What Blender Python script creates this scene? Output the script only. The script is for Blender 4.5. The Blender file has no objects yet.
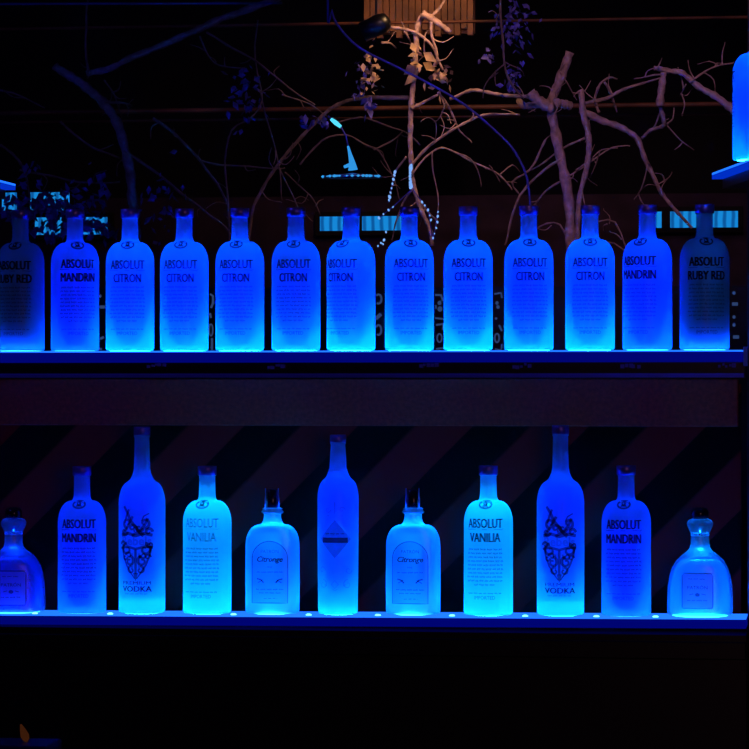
import bpy, bmesh, math, random
from mathutils import Vector, noise
random.seed(7)
PI = math.pi
scene = bpy.context.scene
C = scene.collection

# ---------------------------------------------------------------- camera
F = 3158.0
TH = math.radians(8.3)
D = 6.0
CAM = Vector((D*math.sin(TH), -D*math.cos(TH), 1.5))
FW = Vector((-math.sin(TH), math.cos(TH), 0)); RT = Vector((math.cos(TH), math.sin(TH), 0)); UP = Vector((0, 0, 1))
cd = bpy.data.cameras.new('camera'); cd.sensor_width = 36; cd.lens = F/749*36; cd.clip_start = .05
cam = bpy.data.objects.new('camera', cd); C.objects.link(cam)
cam.location = CAM; cam.rotation_euler = (PI/2, 0, TH)
scene.camera = cam

def at(x, y, Y):
    """a photo pixel seen at world depth plane Y"""
    d = FW + RT*((x-374.5)/F) - UP*((y-374.5)/F)
    return CAM + d*((Y-CAM.y)/d.y)
def mpp(Y, x=374.5):
    p = at(x, 374.5, Y); return (p-CAM).dot(FW)/F

# ---------------------------------------------------------------- world, lights, exposure
w = bpy.data.worlds.new('night'); scene.world = w; w.use_nodes = True
w.node_tree.nodes['Background'].inputs[0].default_value = (.12, .08, .6, 1)
w.node_tree.nodes['Background'].inputs[1].default_value = .006
vs = scene.view_settings
vs.view_transform = 'Standard'; vs.look = 'None'; vs.exposure = 0; vs.gamma = 1; vs.use_curve_mapping = False

def light(name, kind, loc, target, energy, color, size=.1, size_y=None, spot=60, blend=.5):
    l = bpy.data.lights.new(name, kind); l.energy = energy; l.color = color
    if kind == 'AREA':
        l.size = size
        if size_y: l.shape = 'RECTANGLE'; l.size_y = size_y
    else: l.shadow_soft_size = size
    if kind == 'SPOT': l.spot_size = math.radians(spot); l.spot_blend = blend
    o = bpy.data.objects.new(name, l); C.objects.link(o); o.location = loc
    o.rotation_euler = (Vector(target)-Vector(loc)).to_track_quat('-Z', 'Y').to_euler()
    return o
# added pinkish fill at eye height, brings out the brown boards
light('room_light', 'AREA', (1.5, -4.6, 1.45), (0, .1, 1.45), 3.3, (1, .42, .5), .8)
# pinkish spot on the dead branches on the right
light('branch_spot', 'SPOT', (.45, -1.5, 3.05), at(600, 150, .9), 50, (1, .52, .66), .06, spot=34, blend=.8)
# blue wash from the side
light('blue_wash', 'AREA', (-1.9, -1.2, 2.7), at(180, 60, .9), 2.6, (.10, .08, 1), .5)
# warm down light just above the frame
light('warm_spot', 'SPOT', at(448, -45, .72), at(425, 50, .92), 4.2, (1, .55, .24), .03, spot=86, blend=.6)

light('slat_lamp', 'SPOT', at(415, -95, 1.15), at(415, 20, 1.6), 3.6, (1, .50, .2), .03, spot=75, blend=.8)  # warm spot added to brighten the slats

# ---------------------------------------------------------------- helpers
class MB:
    def __init__(s): s.v = []; s.f = []
    def add(s, vs_, fs_):
        b = len(s.v); s.v += [tuple(p) for p in vs_]; s.f += [tuple(b+i for i in f) for f in fs_]; return s
    def box(s, x0, x1, y0, y1, z0, z1, sh=None):
        vs_ = [Vector((x, y, z)) for x in (x0, x1) for y in (y0, y1) for z in (z0, z1)]
        if sh: vs_ = [sh(p) for p in vs_]
        return s.add(vs_, [(0, 1, 3, 2), (4, 6, 7, 5), (0, 4, 5, 1), (2, 3, 7, 6), (0, 2, 6, 4), (1, 5, 7, 3)])
    def lathe(s, prof, n=56, shape=None, close_top=False, close_bot=False, cx=0, cy=0):
        """prof: (r, z) list. shape(angle, r, z) -> (x, y) lets a flask be flattened"""
        vs_ = []; k = len(prof)
        for r, z in prof:
            for i in range(n):
                a = 2*PI*i/n
                x, y = shape(a, r, z) if shape else (r*math.sin(a), -r*math.cos(a))
                vs_.append((x+cx, y+cy, z))
        fs_ = [(j*n+i, j*n+(i+1) % n, (j+1)*n+(i+1) % n, (j+1)*n+i) for j in range(k-1) for i in range(n)]
        if close_top: fs_.append(tuple((k-1)*n+i for i in range(n)))
        if close_bot: fs_.append(tuple(n-1-i for i in range(n)))
        return s.add(vs_, fs_)
    def tube(s, pts, rad, n=7):
        pts = [Vector(p) for p in pts]
        if not hasattr(rad, '__len__'): rad = [rad]*len(pts)
        vs_ = []; prev = None
        for i, p in enumerate(pts):
            t = (pts[min(i+1, len(pts)-1)]-pts[max(i-1, 0)]).normalized()
            if prev is None: a = t.orthogonal().normalized()
            else: a = (prev-t*prev.dot(t)).normalized()
            prev = a; b = t.cross(a)
            for k in range(n):
                q = 2*PI*k/n; vs_.append(p+(a*math.cos(q)+b*math.sin(q))*rad[i])
        m = len(pts)
        fs_ = [(j*n+i, j*n+(i+1) % n, (j+1)*n+(i+1) % n, (j+1)*n+i) for j in range(m-1) for i in range(n)]
        fs_ += [tuple(range(n-1, -1, -1)), tuple((m-1)*n+i for i in range(n))]
        return s.add(vs_, fs_)
    def build(s, name, m, parent=None, smooth=True, bevel=0):
        me = bpy.data.meshes.new(name); me.from_pydata(s.v, [], s.f); me.update()
        me.materials.append(m)
        if smooth:
            for p in me.polygons: p.use_smooth = True
        o = bpy.data.objects.new(name, me); C.objects.link(o)
        if parent: o.parent = parent
        if bevel:
            b = o.modifiers.new('bevel', 'BEVEL'); b.width = bevel; b.segments = 2
        return o
def tag(o, label=None, cat=None, group=None, kind=None):
    if label: o['label'] = label
    if cat: o['category'] = cat
    if group: o['group'] = group
    if kind: o['kind'] = kind
    return o
def empty(name, loc=(0, 0, 0), rz=0):
    o = bpy.data.objects.new(name, None); C.objects.link(o); o.empty_display_size = .02
    o.location = loc; o.rotation_euler = (0, 0, rz); return o
def copy_tree(o, parent=None):
    c = o.copy(); C.objects.link(c)
    if parent: c.parent = parent
    for ch in list(o.children): copy_tree(ch, c)
    return c

# ---------------------------------------------------------------- materials
def newmat(name):
    m = bpy.data.materials.new(name); m.use_nodes = True
    nt = m.node_tree; nt.nodes.clear(); out = nt.nodes.new('ShaderNodeOutputMaterial')
    return m, nt, out
def principled(name, col, rough=.6, metal=0, spec=.5, bump=0, scale=30, var=0, coat=0):
    m, nt, out = newmat(name); p = nt.nodes.new('ShaderNodeBsdfPrincipled')
    p.inputs['Base Color'].default_value = (*col, 1); p.inputs['Roughness'].default_value = rough
    p.inputs['Metallic'].default_value = metal; p.inputs['Specular IOR Level'].default_value = spec
    p.inputs['Coat Weight'].default_value = coat
    nt.links.new(p.outputs[0], out.inputs[0])
    if bump or var:
        tc = nt.nodes.new('ShaderNodeTexCoord'); n = nt.nodes.new('ShaderNodeTexNoise'); n.inputs['Scale'].default_value = scale
        n.inputs['Detail'].default_value = 5
        nt.links.new(tc.outputs['Object'], n.inputs['Vector'])
        if bump:
            b = nt.nodes.new('ShaderNodeBump'); b.inputs['Strength'].default_value = bump; b.inputs['Distance'].default_value = .01
            nt.links.new(n.outputs[0], b.inputs['Height']); nt.links.new(b.outputs[0], p.inputs['Normal'])
        if var:
            r = nt.nodes.new('ShaderNodeValToRGB')
            r.color_ramp.elements[0].position = .35; r.color_ramp.elements[1].position = .68
            r.color_ramp.elements[0].color = (*[c*(1-var) for c in col], 1); r.color_ramp.elements[1].color = (*[min(1, c*(1+var)) for c in col], 1)
            nt.links.new(n.outputs[0], r.inputs[0]); nt.links.new(r.outputs[0], p.inputs['Base Color'])
    return m
def emission(name, col, st):
    m, nt, out = newmat(name); e = nt.nodes.new('ShaderNodeEmission')
    e.inputs[0].default_value = (*col, 1); e.inputs[1].default_value = st
    nt.links.new(e.outputs[0], out.inputs[0]); return m
def frosted(name, col=(.16, .93, 1), trans=.13, clear=.42, gloss=.05, tr_col=None, rough=0, see=(.8, .93, 1)):
    """frosted glass wall: scatters light back (diffuse) and through (translucent), a little is see-through"""
    m, nt, out = newmat(name); N = nt.nodes; L = nt.links
    d = N.new('ShaderNodeBsdfDiffuse'); d.inputs[0].default_value = (*col, 1)
    t = N.new('ShaderNodeBsdfTranslucent'); t.inputs[0].default_value = (*(tr_col or col), 1)
    mx = N.new('ShaderNodeMixShader'); mx.inputs[0].default_value = trans
    L.new(d.outputs[0], mx.inputs[1]); L.new(t.outputs[0], mx.inputs[2])
    tp = N.new('ShaderNodeBsdfRefraction' if rough else 'ShaderNodeBsdfTransparent'); tp.inputs[0].default_value = (*see, 1)
    if rough: tp.inputs['Roughness'].default_value = rough; tp.inputs['IOR'].default_value = 1.33
    m2 = N.new('ShaderNodeMixShader'); m2.inputs[0].default_value = clear
    L.new(mx.outputs[0], m2.inputs[1]); L.new(tp.outputs[0], m2.inputs[2])
    g = N.new('ShaderNodeBsdfGlossy'); g.inputs['Roughness'].default_value = .35
    m3 = N.new('ShaderNodeMixShader'); m3.inputs[0].default_value = gloss
    L.new(m2.outputs[0], m3.inputs[1]); L.new(g.outputs[0], m3.inputs[2])
    L.new(m3.outputs[0], out.inputs[0]); return m
def ink(name, col, see=.25):
    m, nt, out = newmat(name); N = nt.nodes; L = nt.links
    d = N.new('ShaderNodeBsdfDiffuse'); d.inputs[0].default_value = (*col, 1)
    tp = N.new('ShaderNodeBsdfTransparent'); mx = N.new('ShaderNodeMixShader'); mx.inputs[0].default_value = see
    L.new(d.outputs[0], mx.inputs[1]); L.new(tp.outputs[0], mx.inputs[2]); L.new(mx.outputs[0], out.inputs[0]); return m

M = {}
M['frost'] = frosted('frosted_glass', rough=.45, gloss=.015)
M['frost_plain'] = frosted('frosted_glass_even', rough=.45, clear=.2, gloss=.015)
M['frost_ruby'] = frosted('frosted_glass_over_dark_liquid', clear=.42, trans=.3, gloss=.02)
M['frost_flask'] = frosted('frosted_flask_glass', trans=.25, clear=.15, gloss=.08)
M['clear'] = frosted('clear_glass', trans=.5, clear=.82, gloss=.14)
M['base'] = frosted('thick_glass_base', trans=.5, clear=.7, gloss=.1)
M['ruby'] = principled('dark_red_liquid', (.10, .002, .004), .3)
M['spirit'] = frosted('liquid', col=(.03, .2, 1), trans=.6, clear=.72, gloss=0, see=(.25, .42, 1))  # blue tinted core, paints the darker centre of the bottles
M['dark_spirit'] = frosted('dark_liquid', col=(.03, .12, .45), trans=.5, clear=.55, see=(.3, .4, .8))
M['tequila'] = frosted('pale_liquid', col=(.3, .7, 1), trans=.5, clear=.55)
M['ink_dark'] = ink('dark_print', (.01, .008, .03), .20)
M['ink_mid'] = ink('blue_print', (.008, .008, .06), .30)
M['ink_pale'] = ink('pale_print', (.05, .08, .3), .72)
M['ink_text'] = ink('small_print', (.005, .005, .05), .30)
M['etch'] = frosted('etched_line', col=(.6, .95, 1), trans=.8, clear=.0)
M['cap'] = principled('dark_metal_cap', (.34, .22, .75), .32, metal=.75)
M['cork'] = principled('black_stopper', (.012, .010, .03), .18, coat=.5)
M['paper'] = frosted('paper_label', col=(.5, .6, .8), trans=.4, clear=.1)
M['shelf_top'] = emission('lit_acrylic_top', (.012, .15, 1), 1.5)
M['shelf_face'] = emission('lit_acrylic_edge', (.0, .008, 1), .17)
M['led'] = emission('led_dot', (.10, .60, 1), 5)
M['black'] = principled('black_lacquer', (.004, .004, .007), .35)
M['rail'] = principled('dark_blue_metal', (.10, .12, .9), .4, metal=0)
M['acrylic'] = principled('clip_plastic', (.25, .3, .8), .15, spec=.8)
M['post'] = principled('black_post', (.006, .005, .008), .5)
M['board'] = principled('brown_board', (.50, .07, .025), .8, bump=.15, scale=120, var=.25)
M['dark_wall'] = principled('dark_plaster', (.006, .004, .007), .9)
M['low_wall'] = principled('brown_plaster', (.032, .014, .035), .9, var=.3, scale=14, bump=.1)
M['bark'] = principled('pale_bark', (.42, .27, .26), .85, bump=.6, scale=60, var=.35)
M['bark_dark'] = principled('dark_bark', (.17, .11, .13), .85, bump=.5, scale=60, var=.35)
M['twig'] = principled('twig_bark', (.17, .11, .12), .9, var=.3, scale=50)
M['dry_leaf'] = principled('dry_leaf', (.48, .31, .20), .8, var=.3, scale=60)
M['blue_leaf'] = principled('dusky_leaf', (.10, .08, .38), .8, var=.4, scale=60)  # blue light on the leaves put into their colour
M['cable'] = principled('blue_cable', (.03, .03, .35), .5)
M['wood'] = principled('brown_slats', (.30, .13, .05), .6, bump=.2, scale=12, var=.4)
M['pipe'] = principled('brown_pipe', (.16, .055, .025), .6, var=.5, scale=14)
M['fairy'] = emission('fairy_light', (.22, .46, 1), .95)
M['lamp_glow'] = emission('lamp_glow', (.04, .40, 1), .75)
M['lamp_metal'] = principled('lamp_metal', (.05, .1, .5), .3, metal=.6)
M['pale_letters'] = emission('backlit_lettering', (.13, .27, .75), .17)
M['flame'] = emission('dim_flame', (.8, .2, .06), .045)

def window_mat():
    m, nt, out = newmat('lit_slatted_pane'); N = nt.nodes; L = nt.links
    tc = N.new('ShaderNodeTexCoord'); wv = N.new('ShaderNodeTexWave'); wv.inputs['Scale'].default_value = 14
    wv.inputs['Distortion'].default_value = 1.5; wv.bands_direction = 'X'
    r = N.new('ShaderNodeValToRGB'); r.color_ramp.elements[0].color = (.004, .12, .42, 1); r.color_ramp.elements[1].color = (.01, .30, .85, 1)
    r.color_ramp.elements[0].position = .1; r.color_ramp.elements[1].position = .6
    e = N.new('ShaderNodeEmission'); e.inputs[1].default_value = .8
    L.new(tc.outputs['Object'], wv.inputs['Vector']); L.new(wv.outputs[0], r.inputs[0]); L.new(r.outputs[0], e.inputs[0]); L.new(e.outputs[0], out.inputs[0])
    return m
M['pane'] = window_mat()
def stripe_mat(x0, period, duty):
    """wall painted with slanting black and brown stripes"""
    m, nt, out = newmat('striped_wall'); N = nt.nodes; L = nt.links
    tc = N.new('ShaderNodeTexCoord'); sp = N.new('ShaderNodeSeparateXYZ'); L.new(tc.outputs['Object'], sp.inputs[0])
    def math_(op, a, b=None):
        n = N.new('ShaderNodeMath'); n.operation = op
        for i, q in enumerate((a, b)):
            if q is None: continue
            if isinstance(q, (int, float)): n.inputs[i].default_value = q
            else: L.new(q, n.inputs[i])
        return n.outputs[0]
    u = math_('SUBTRACT', sp.outputs['X'], sp.outputs['Z'])
    u = math_('DIVIDE', math_('SUBTRACT', u, x0), period)
    fr = math_('SUBTRACT', u, math_('FLOOR', u))
    mr = N.new('ShaderNodeMapRange'); mr.inputs['From Min'].default_value = duty-.02; mr.inputs['From Max'].default_value = duty+.02
    L.new(fr, mr.inputs['Value'])
    nz = N.new('ShaderNodeTexNoise'); nz.inputs['Scale'].default_value = 60; L.new(tc.outputs['Object'], nz.inputs['Vector'])
    mx = N.new('ShaderNodeMix'); mx.data_type = 'RGBA'; mx.inputs['A'].default_value = (.003, .003, .002, 1); mx.inputs['B'].default_value = (.30, .014, .010, 1)
    L.new(mr.outputs[0], mx.inputs['Factor'])
    p = N.new('ShaderNodeBsdfPrincipled'); p.inputs['Roughness'].default_value = .85; p.inputs['Specular IOR Level'].default_value = .1
    L.new(mx.outputs['Result'], p.inputs['Base Color'])
    b = N.new('ShaderNodeBump'); b.inputs['Strength'].default_value = .15; L.new(nz.outputs[0], b.inputs['Height']); L.new(b.outputs[0], p.inputs['Normal'])
    L.new(p.outputs[0], out.inputs[0]); return m

# ---------------------------------------------------------------- the setting
def struct(name, mb, m, **k):
    return tag(mb.build(name, m, smooth=False, **k), kind='structure')
struct('floor', MB().box(-3, 3, -6.5, 3.1, -.1, 0), M['dark_wall'])
struct('ceiling', MB().box(-3, 3, -6.5, 3.1, 3.3, 3.4), M['dark_wall'])
struct('wall_back', MB().box(-3, 3, 3.0, 3.1, 0, 3.3), M['dark_wall'])
struct('wall_left', MB().box(-3.1, -3, -6.5, 3.1, 0, 3.3), M['dark_wall'])
struct('wall_right', MB().box(3, 3.1, -6.5, 3.1, 0, 3.3), M['dark_wall'])
zt = at(374, 196, 2.3).z
struct('trim_1', MB().box(-3, 3, 2.3, 2.4, 0, zt), M['low_wall'])            # half-height brown wall beyond the bar
# stripes behind the lower shelf
YW = .17
pz = at(374, 427, YW).z
def px_x(x, Y=YW): return at(x, 427, Y).x
per = (px_x(705)-px_x(20))/6
zb0 = at(374, 640, YW).z; zb1 = at(374, 384, YW).z
struct('wall_bar', MB().box(-1.1, px_x(741), YW, YW+.03, zb0-.1, zb1), stripe_mat(px_x(20)-pz, per, .50))

def pane(name, x0, x1, y0, y1, bars, Y=2.28):
    a = at(x0, y1, Y); b = at(x1, y0, Y)
    root = struct(name, MB().box(a.x, b.x, Y, Y+.012, a.z, b.z), M['pane'])
    f = MB(); t = .012
    f.box(a.x-t, b.x+t, Y-.006, Y+.018, b.z, b.z+t).box(a.x-t, b.x+t, Y-.006, Y+.018, a.z-t, a.z)
    f.box(a.x-t, a.x, Y-.006, Y+.018, a.z, b.z).box(b.x, b.x+t, Y-.006, Y+.018, a.z, b.z)
    for q, wq in bars:
        c = at(q, 220, Y).x; f.box(c-wq/2, c+wq/2, Y-.008, Y, a.z, b.z)
    f.build('window_frame', M['dark_wall'], root, smooth=False)
pane('window_1', 35, 108, 217, 235, [(72, .01)])
pane('window_2', 2, 70, 192, 212, [(24, .035)])  # made-up pane, its glow stands in for lit foliage
pane('window_3', 320, 404, 216, 231, [(361, .006)])
pane('window_4', 652, 738, 211, 228, [(666, .022), (706, .03)])

# ---------------------------------------------------------------- shelves
ZU = (at(21, 351.3, 0).z, at(705, 350.2, 0).z); ZL = (at(82, 612.3, 0).z, at(700, 615.6, 0).z)
XU = (at(21, 351, 0).x, at(705, 351, 0).x); XL = (at(82, 611, 0).x, at(700, 611, 0).x)
def zu(x): return ZU[0]+(ZU[1]-ZU[0])*(x-XU[0])/(XU[1]-XU[0])
def zl(x): return ZL[0]+(ZL[1]-ZL[0])*(x-XL[0])/(XL[1]-XL[0])
S = .0019
YF = -.054; YB = .052
def shelf(name, zf, x0, x1, label, thick):
    root = empty(name, (0, 0, 0)); tag(root, label, 'shelf')
    sh = lambda p: Vector((p.x, p.y, p.z+zf(p.x)))
    MB().box(x0, x1, YF, YB, -.003, 0, sh).build('lit_top', M['shelf_top'], root, smooth=False)
    MB().box(x0, x1, YF+.001, YB, -thick, -.003, sh).build('front_edge', M['shelf_face'], root, smooth=False)
    return root, sh
up, shu = shelf('upper_shelf', zu, -.95, at(742, 351, YF).x, 'long blue glowing glass shelf carrying the row of thirteen frosted bottles', .022)
lo, shl = shelf('lower_shelf', zl, -.95, at(746, 614, YF).x, 'long blue glowing shelf carrying the eleven mixed bottles, lower one', .020)
up.name = 'lit_shelf'; lo.name = 'lit_shelf.001'
xr = at(744, 351, YF).x
MB().box(-.95, xr, YF+.02, YB, -.052, -.0225, shu).build('support_beam', M['black'], up, smooth=False)  # black box stands in for the dark gap under the shelf
MB().box(-.95, xr, YF-.004, YF+.016, -.051, -.046, shu).build('support_rail', M['rail'], up, smooth=False)
MB().box(-.95, xr, YF-.002, YF+.016, -.046, -.043, shu).build('rail_lip', M['rail'], up, smooth=False)
for q in (155, 275, 428, 521, 630, 727):
    c = at(q, 367, YF).x; m_ = MB()
    for k in range(5):
        d = random.uniform(.002, .004); ox = (k-2)*.007+random.uniform(-.002, .002); oz = -.026-random.uniform(0, .006)
        m_.box(c+ox-d, c+ox+d, YF+.008, YF+.0195, oz-d, oz+d, shu)
    m_.build('shelf_clip', M['acrylic'], up, smooth=False, bevel=.0006)
bx = at(745.5, 351, YF).x
MB().box(bx-.004, bx+.004, YF-.004, YF+.02, -.030, .006, shu).build('end_bracket', M['acrylic'], up, smooth=False, bevel=.001)
# LED dots visible on the lower shelf
for q in (37, 112, 235, 310, 379, 453, 526, 597, 656):
    c = at(q, 612, -.03); MB().lathe([(.0055, 0), (.0055, .0012), (.003, .0026)], 16, close_top=True, cx=c.x, cy=-.045).build('led_dot', M['led'], lo).location = (0, 0, zl(c.x)+.0002)

# black cabinet under the lower shelf
cab = empty('bar_cabinet', (0, 0, 0)); tag(cab, 'black lacquered bar cabinet below the lower glowing shelf', 'cabinet')
zc = zl(-.95)-.024
m_ = MB(); m_.box(-1.1, at(746, 640, YF+.012).x, YF+.012, .095, 0, zc); m_.build('body', M['black'], cab, smooth=False)
m_ = MB(); m_.box(-1.1, at(746, 640, YF).x, YF+.002, YF+.0115, zc-.045, zc-.012); m_.build('top_trim', M['black'], cab, smooth=False, bevel=.002)
cr = MB().box(-1.1, at(62, 738, -.3).x, -.42, -.3, at(30, 742, -.36).z-.03, at(30, 742, -.36).z)
tag(cr.build('counter_ledge', principled('dark_blue_ledge', (.02, .02, .09), .4), smooth=False, bevel=.003), 'dark blue counter ledge at the bottom left below the shelves', 'counter')
c = at(27, 744, -.36); tl = MB().lathe([(.001, 0), (.006, .004), (.008, .012), (.005, .024), (.0015, .034)], 14, close_top=True, close_bot=True)
o = tl.build('candle_flame', M['flame']); o.location = c; o.location.z = at(30, 742, -.36).z; o.rotation_euler = (0, -.35, 0)  # small tapered shape with dim orange emission
tag(o, 'small dim orange glow at the bottom left corner', 'flame')

# brown fascia board under the upper shelf
a = at(0, 425, .1); b = at(738, 380, .1)
tag(MB().box(-1.1, b.x, .10, .165, a.z, zu(0)-.054).build('fascia_board', M['board'], smooth=False, bevel=.002), 'brown wooden fascia board running under the upper glowing shelf', 'board')
# black post on the right
a = at(749, 300, .10)
tag(MB().box(a.x-.003, a.x+.05, .10, .165, 0, 3.3).build('frame_post', M['post'], smooth=False, bevel=.003), 'black upright post at the right end of the shelves', 'post')

# ---------------------------------------------------------------- mapping flat artwork onto a bottle
def ribbon(pts, wd, closed=False):
    """flat stroke in (x, z) with given width -> verts, faces"""
    vs_ = []; fs_ = []; n = len(pts)
    for i, (x, z) in enumerate(pts):
        if closed: p0 = pts[(i-1) % n]; p1 = pts[(i+1) % n]
        else: p0 = pts[max(i-1, 0)]; p1 = pts[min(i+1, n-1)]
        dx, dz = p1[0]-p0[0], p1[1]-p0[1]; l = math.hypot(dx, dz) or 1
        ww = wd(i/(n-1))/2 if callable(wd) else wd/2
        nx, nz = -dz/l*ww, dx/l*ww
        vs_ += [(x+nx, z+nz), (x-nx, z-nz)]
    for i in range(n if closed else n-1):
        j = (i+1) % n; fs_.append((2*i, 2*i+1, 2*j+1, 2*j))
    return vs_, fs_
def text2d(s, cx, cz, wd, ht, shear=0, bold=0):
    cu = bpy.data.curves.new('t', 'FONT'); cu.body = s; cu.resolution_u = 2; cu.shear = shear; cu.offset = bold
    o = bpy.data.objects.new('t', cu); C.objects.link(o)
    dg = bpy.context.evaluated_depsgraph_get(); me = bpy.data.meshes.new_from_object(o.evaluated_get(dg))
    v = [(p.co.x, p.co.y) for p in me.vertices]; f = [tuple(p.vertices) for p in me.polygons]
    bpy.data.objects.remove(o); bpy.data.curves.remove(cu); bpy.data.meshes.remove(me)
    x0 = min(p[0] for p in v); x1 = max(p[0] for p in v); y0 = min(p[1] for p in v); y1 = max(p[1] for p in v)
    v = [(cx+((x-x0)/(x1-x0)-.5)*wd, cz+((y-y0)/(y1-y0)-.5)*ht) for x, y in v]
    return v, f
def disc2d(cx, cz, rx, rz, n=20):
    return [(cx+rx*math.cos(2*PI*i/n), cz+rz*math.sin(2*PI*i/n)) for i in range(n)], [tuple(range(n))]
def poly2d(pts): return list(pts), [tuple(range(len(pts)))]
def squiggle(x0, x1, z, amp, wd, seed):
    r = random.Random(seed); pts = []; x = x0; k = 0
    outs = []
    while x < x1:
        word_end = x+r.uniform(2.5, 6)
        pts = []
        while x < min(word_end, x1):
            pts.append((x, z+amp*(1 if k % 2 else -1)*r.uniform(.35, 1))); x += .62; k += 1
        if len(pts) > 1: outs.append(ribbon(pts, wd))
        x += .9
    return outs
def wrap(items, rfun, name, m, parent, eps=.35, flat=None):
    """items in px units (x across, z up). wraps onto lathe radius rfun(z) in px; result in metres, facing -Y"""
    mb = MB()
    for v, f in items:
        if flat:
            vs_ = [(x*S, flat(x, z)*S, z*S) for x, z in v]
        else:
            vs_ = []
            for x, z in v:
                r = rfun(z)+eps; a = x/max(rfun(z), 6); vs_.append((r*math.sin(a)*S, -r*math.cos(a)*S, z*S))
            eps += .015
        mb.add(vs_, f)
    return mb.build(name, m, parent, smooth=False)
def interp(prof):
    zs = [(z, r) for r, z in prof]
    def f(z):
        for (z0, r0), (z1, r1) in zip(zs, zs[1:]):
            if z0 <= z <= z1 and z1 > z0: return r0+(r1-r0)*(z-z0)/(z1-z0)
        return zs[-1][1] if z > zs[-1][0] else zs[0][1]
    return f
def scl(prof): return [(r*S, z*S) for r, z in prof]
def arc(r0, z0, r1, z1, n=8, conv=True):
    """quarter-ellipse between two profile points"""
    out = []
    for i in range(1, n+1):
        t = i/n*PI/2
        if conv: out.append((r1+(r0-r1)*math.cos(t), z0+(z1-z0)*math.sin(t)))      # bulges outward
        else: out.append((r0+(r1-r0)*math.sin(t), z1+(z0-z1)*math.cos(t)))         # hollow
    return out

# ---------------------------------------------------------------- vodka bottle (round-shouldered)
RV = 24.4
PV = [(22.8, 0), (23.9, .8), (RV, 2.4), (RV, 45), (RV, 87)] + arc(RV, 87, 10.8, 108, 9) + arc(10.8, 108, 8.4, 114, 4, False) + [(8.2, 122), (8.2, 131.3), (9.0, 132), (9.0, 133.4), (7.6, 133.8)]
RVf = interp(PV)
def medallion(root):
    it = [ribbon([(6.0*math.cos(a), 104.6+3.3*math.sin(a)) for a in [2*PI*i/28 for i in range(28)]], 1.7, True),
          disc2d(0, 105.6, 2.2, 1.9), poly2d([(-3.2, 102.7), (3.2, 102.7), (1.8, 104.8), (-1.8, 104.8)])]
    o = wrap(it, RVf, 'medallion', M['ink_dark'], root, .4)
    return o
_small = {}
def vodka_bottle(flavour, inkm='ink_mid', shell='frost', ruby=False, flav_w=None):
    root = empty('vodka_bottle')
    MB().lathe(scl(PV), 64).build('glass_body', M[shell], root)
    MB().lathe(scl([(21.0, .5), (21.6, 1.2), (21.6, 3.6), (18, 4.4), (8, 5.0)]), 48, close_top=True, close_bot=True).build('glass_base', M['base'], root)
    MB().lathe(scl([(8.7, 132.2), (9.5, 132.5), (9.5, 140.4), (9.1, 141), (7.6, 141.1), (7.2, 140.2)]), 40, close_top=True).build('cap', M['cap'], root)
    if ruby:
        MB().lathe(scl([(15, 5.5), (18.6, 8), (20.3, 16), (20.8, 40), (20.8, 66), (18, 69)]), 40, close_top=True, close_bot=True).build('liquid', M['ruby'], root)
    elif flavour != 'VANILIA':
        MB().lathe(scl([(6, 7), (10, 14), (13, 26), (14.5, 45), (14.5, 68), (13, 78), (10, 84), (5, 87)]), 40, close_top=True, close_bot=True).build('liquid', M['spirit'], root)  # narrow core put in to darken the middle of the body
    wf = flav_w or {'CITRON': 29, 'MANDRIN': 37, 'VANILIA': 32, 'RUBY RED': 39}[flavour]
    dy = {'CITRON': -2.2, 'RUBY RED': -2.2, 'MANDRIN': -1, 'VANILIA': 0}[flavour]
    wrap([text2d('ABSOLUT', dx, 87.2+dy, 36.0, 8.8) for dx in (-.65, 0, .65)] +
         [ribbon([(-19.5, 82.0+dy), (-17.8, 81.2+dy), (-12, 81.6+dy), (0, 81.3+dy), (12, 81.6+dy), (17.6, 81.1+dy), (19.2, 82.2+dy)], .45)], RVf, 'lettering', M[inkm], root, .45)
    wrap([text2d(flavour, dx, 73.8+dy, wf-.6, 8.5) for dx in (-.65, 0, .65)], RVf, 'flavour_lettering', M[inkm], root, .45)
    if 'sm' not in _small:
        it = []
        for k in range(10):
            hw = [17.5, 18.5, 17.8, 19, 18.3, 18.8, 17.6, 18.9, 17.9, 10][k]
            it += squiggle(-hw, hw, 62.6-k*3.7, 1.0, .72, k)
        it += squiggle(-17, 17, 21.2, .6, .6, 77)
        o = wrap(it, RVf, 'script_lines', M['ink_text'], root, .4); _small['sm'] = o.data
        o = wrap([text2d("IMPORTED", 0, 17.0, 21, 3.4)], RVf, 'origin_lettering', M['ink_mid'], root, .4); _small['im'] = o.data
    else:
        for nm, k in (('script_lines', 'sm'), ('origin_lettering', 'im')):
            o = bpy.data.objects.new(nm, _small[k]); C.objects.link(o); o.parent = root
    medallion(root)
    return root

# added glow discs and upward spots, hidden under each bottle to light it
def under_glow(shelf_obj, x, z, rr, st, col):
    st *= PK
    m = emission('led_puck_glow', col, st)
    mb = MB().lathe([(rr*S, 0), (rr*S, .0004)], 32, close_top=True, close_bot=True)
    o = mb.build('led_puck', m, shelf_obj); o.location = (x, 0, z+.0003)
    l = bpy.data.lights.new('led_beam', 'SPOT'); l.energy = st*BK; l.color = (.004, min(.30, col[1]*2.1), 1); l.shadow_soft_size = .012
    l.spot_size = math.radians(42); l.spot_blend = 1
    lo_ = bpy.data.objects.new('led_beam', l); C.objects.link(lo_); lo_.parent = o; lo_.location = (0, 0, .012); lo_.rotation_euler = (PI, 0, 0)
    return o
BK = .26; PK = 1.7      # common brightness of the added lights under the bottles

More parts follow.
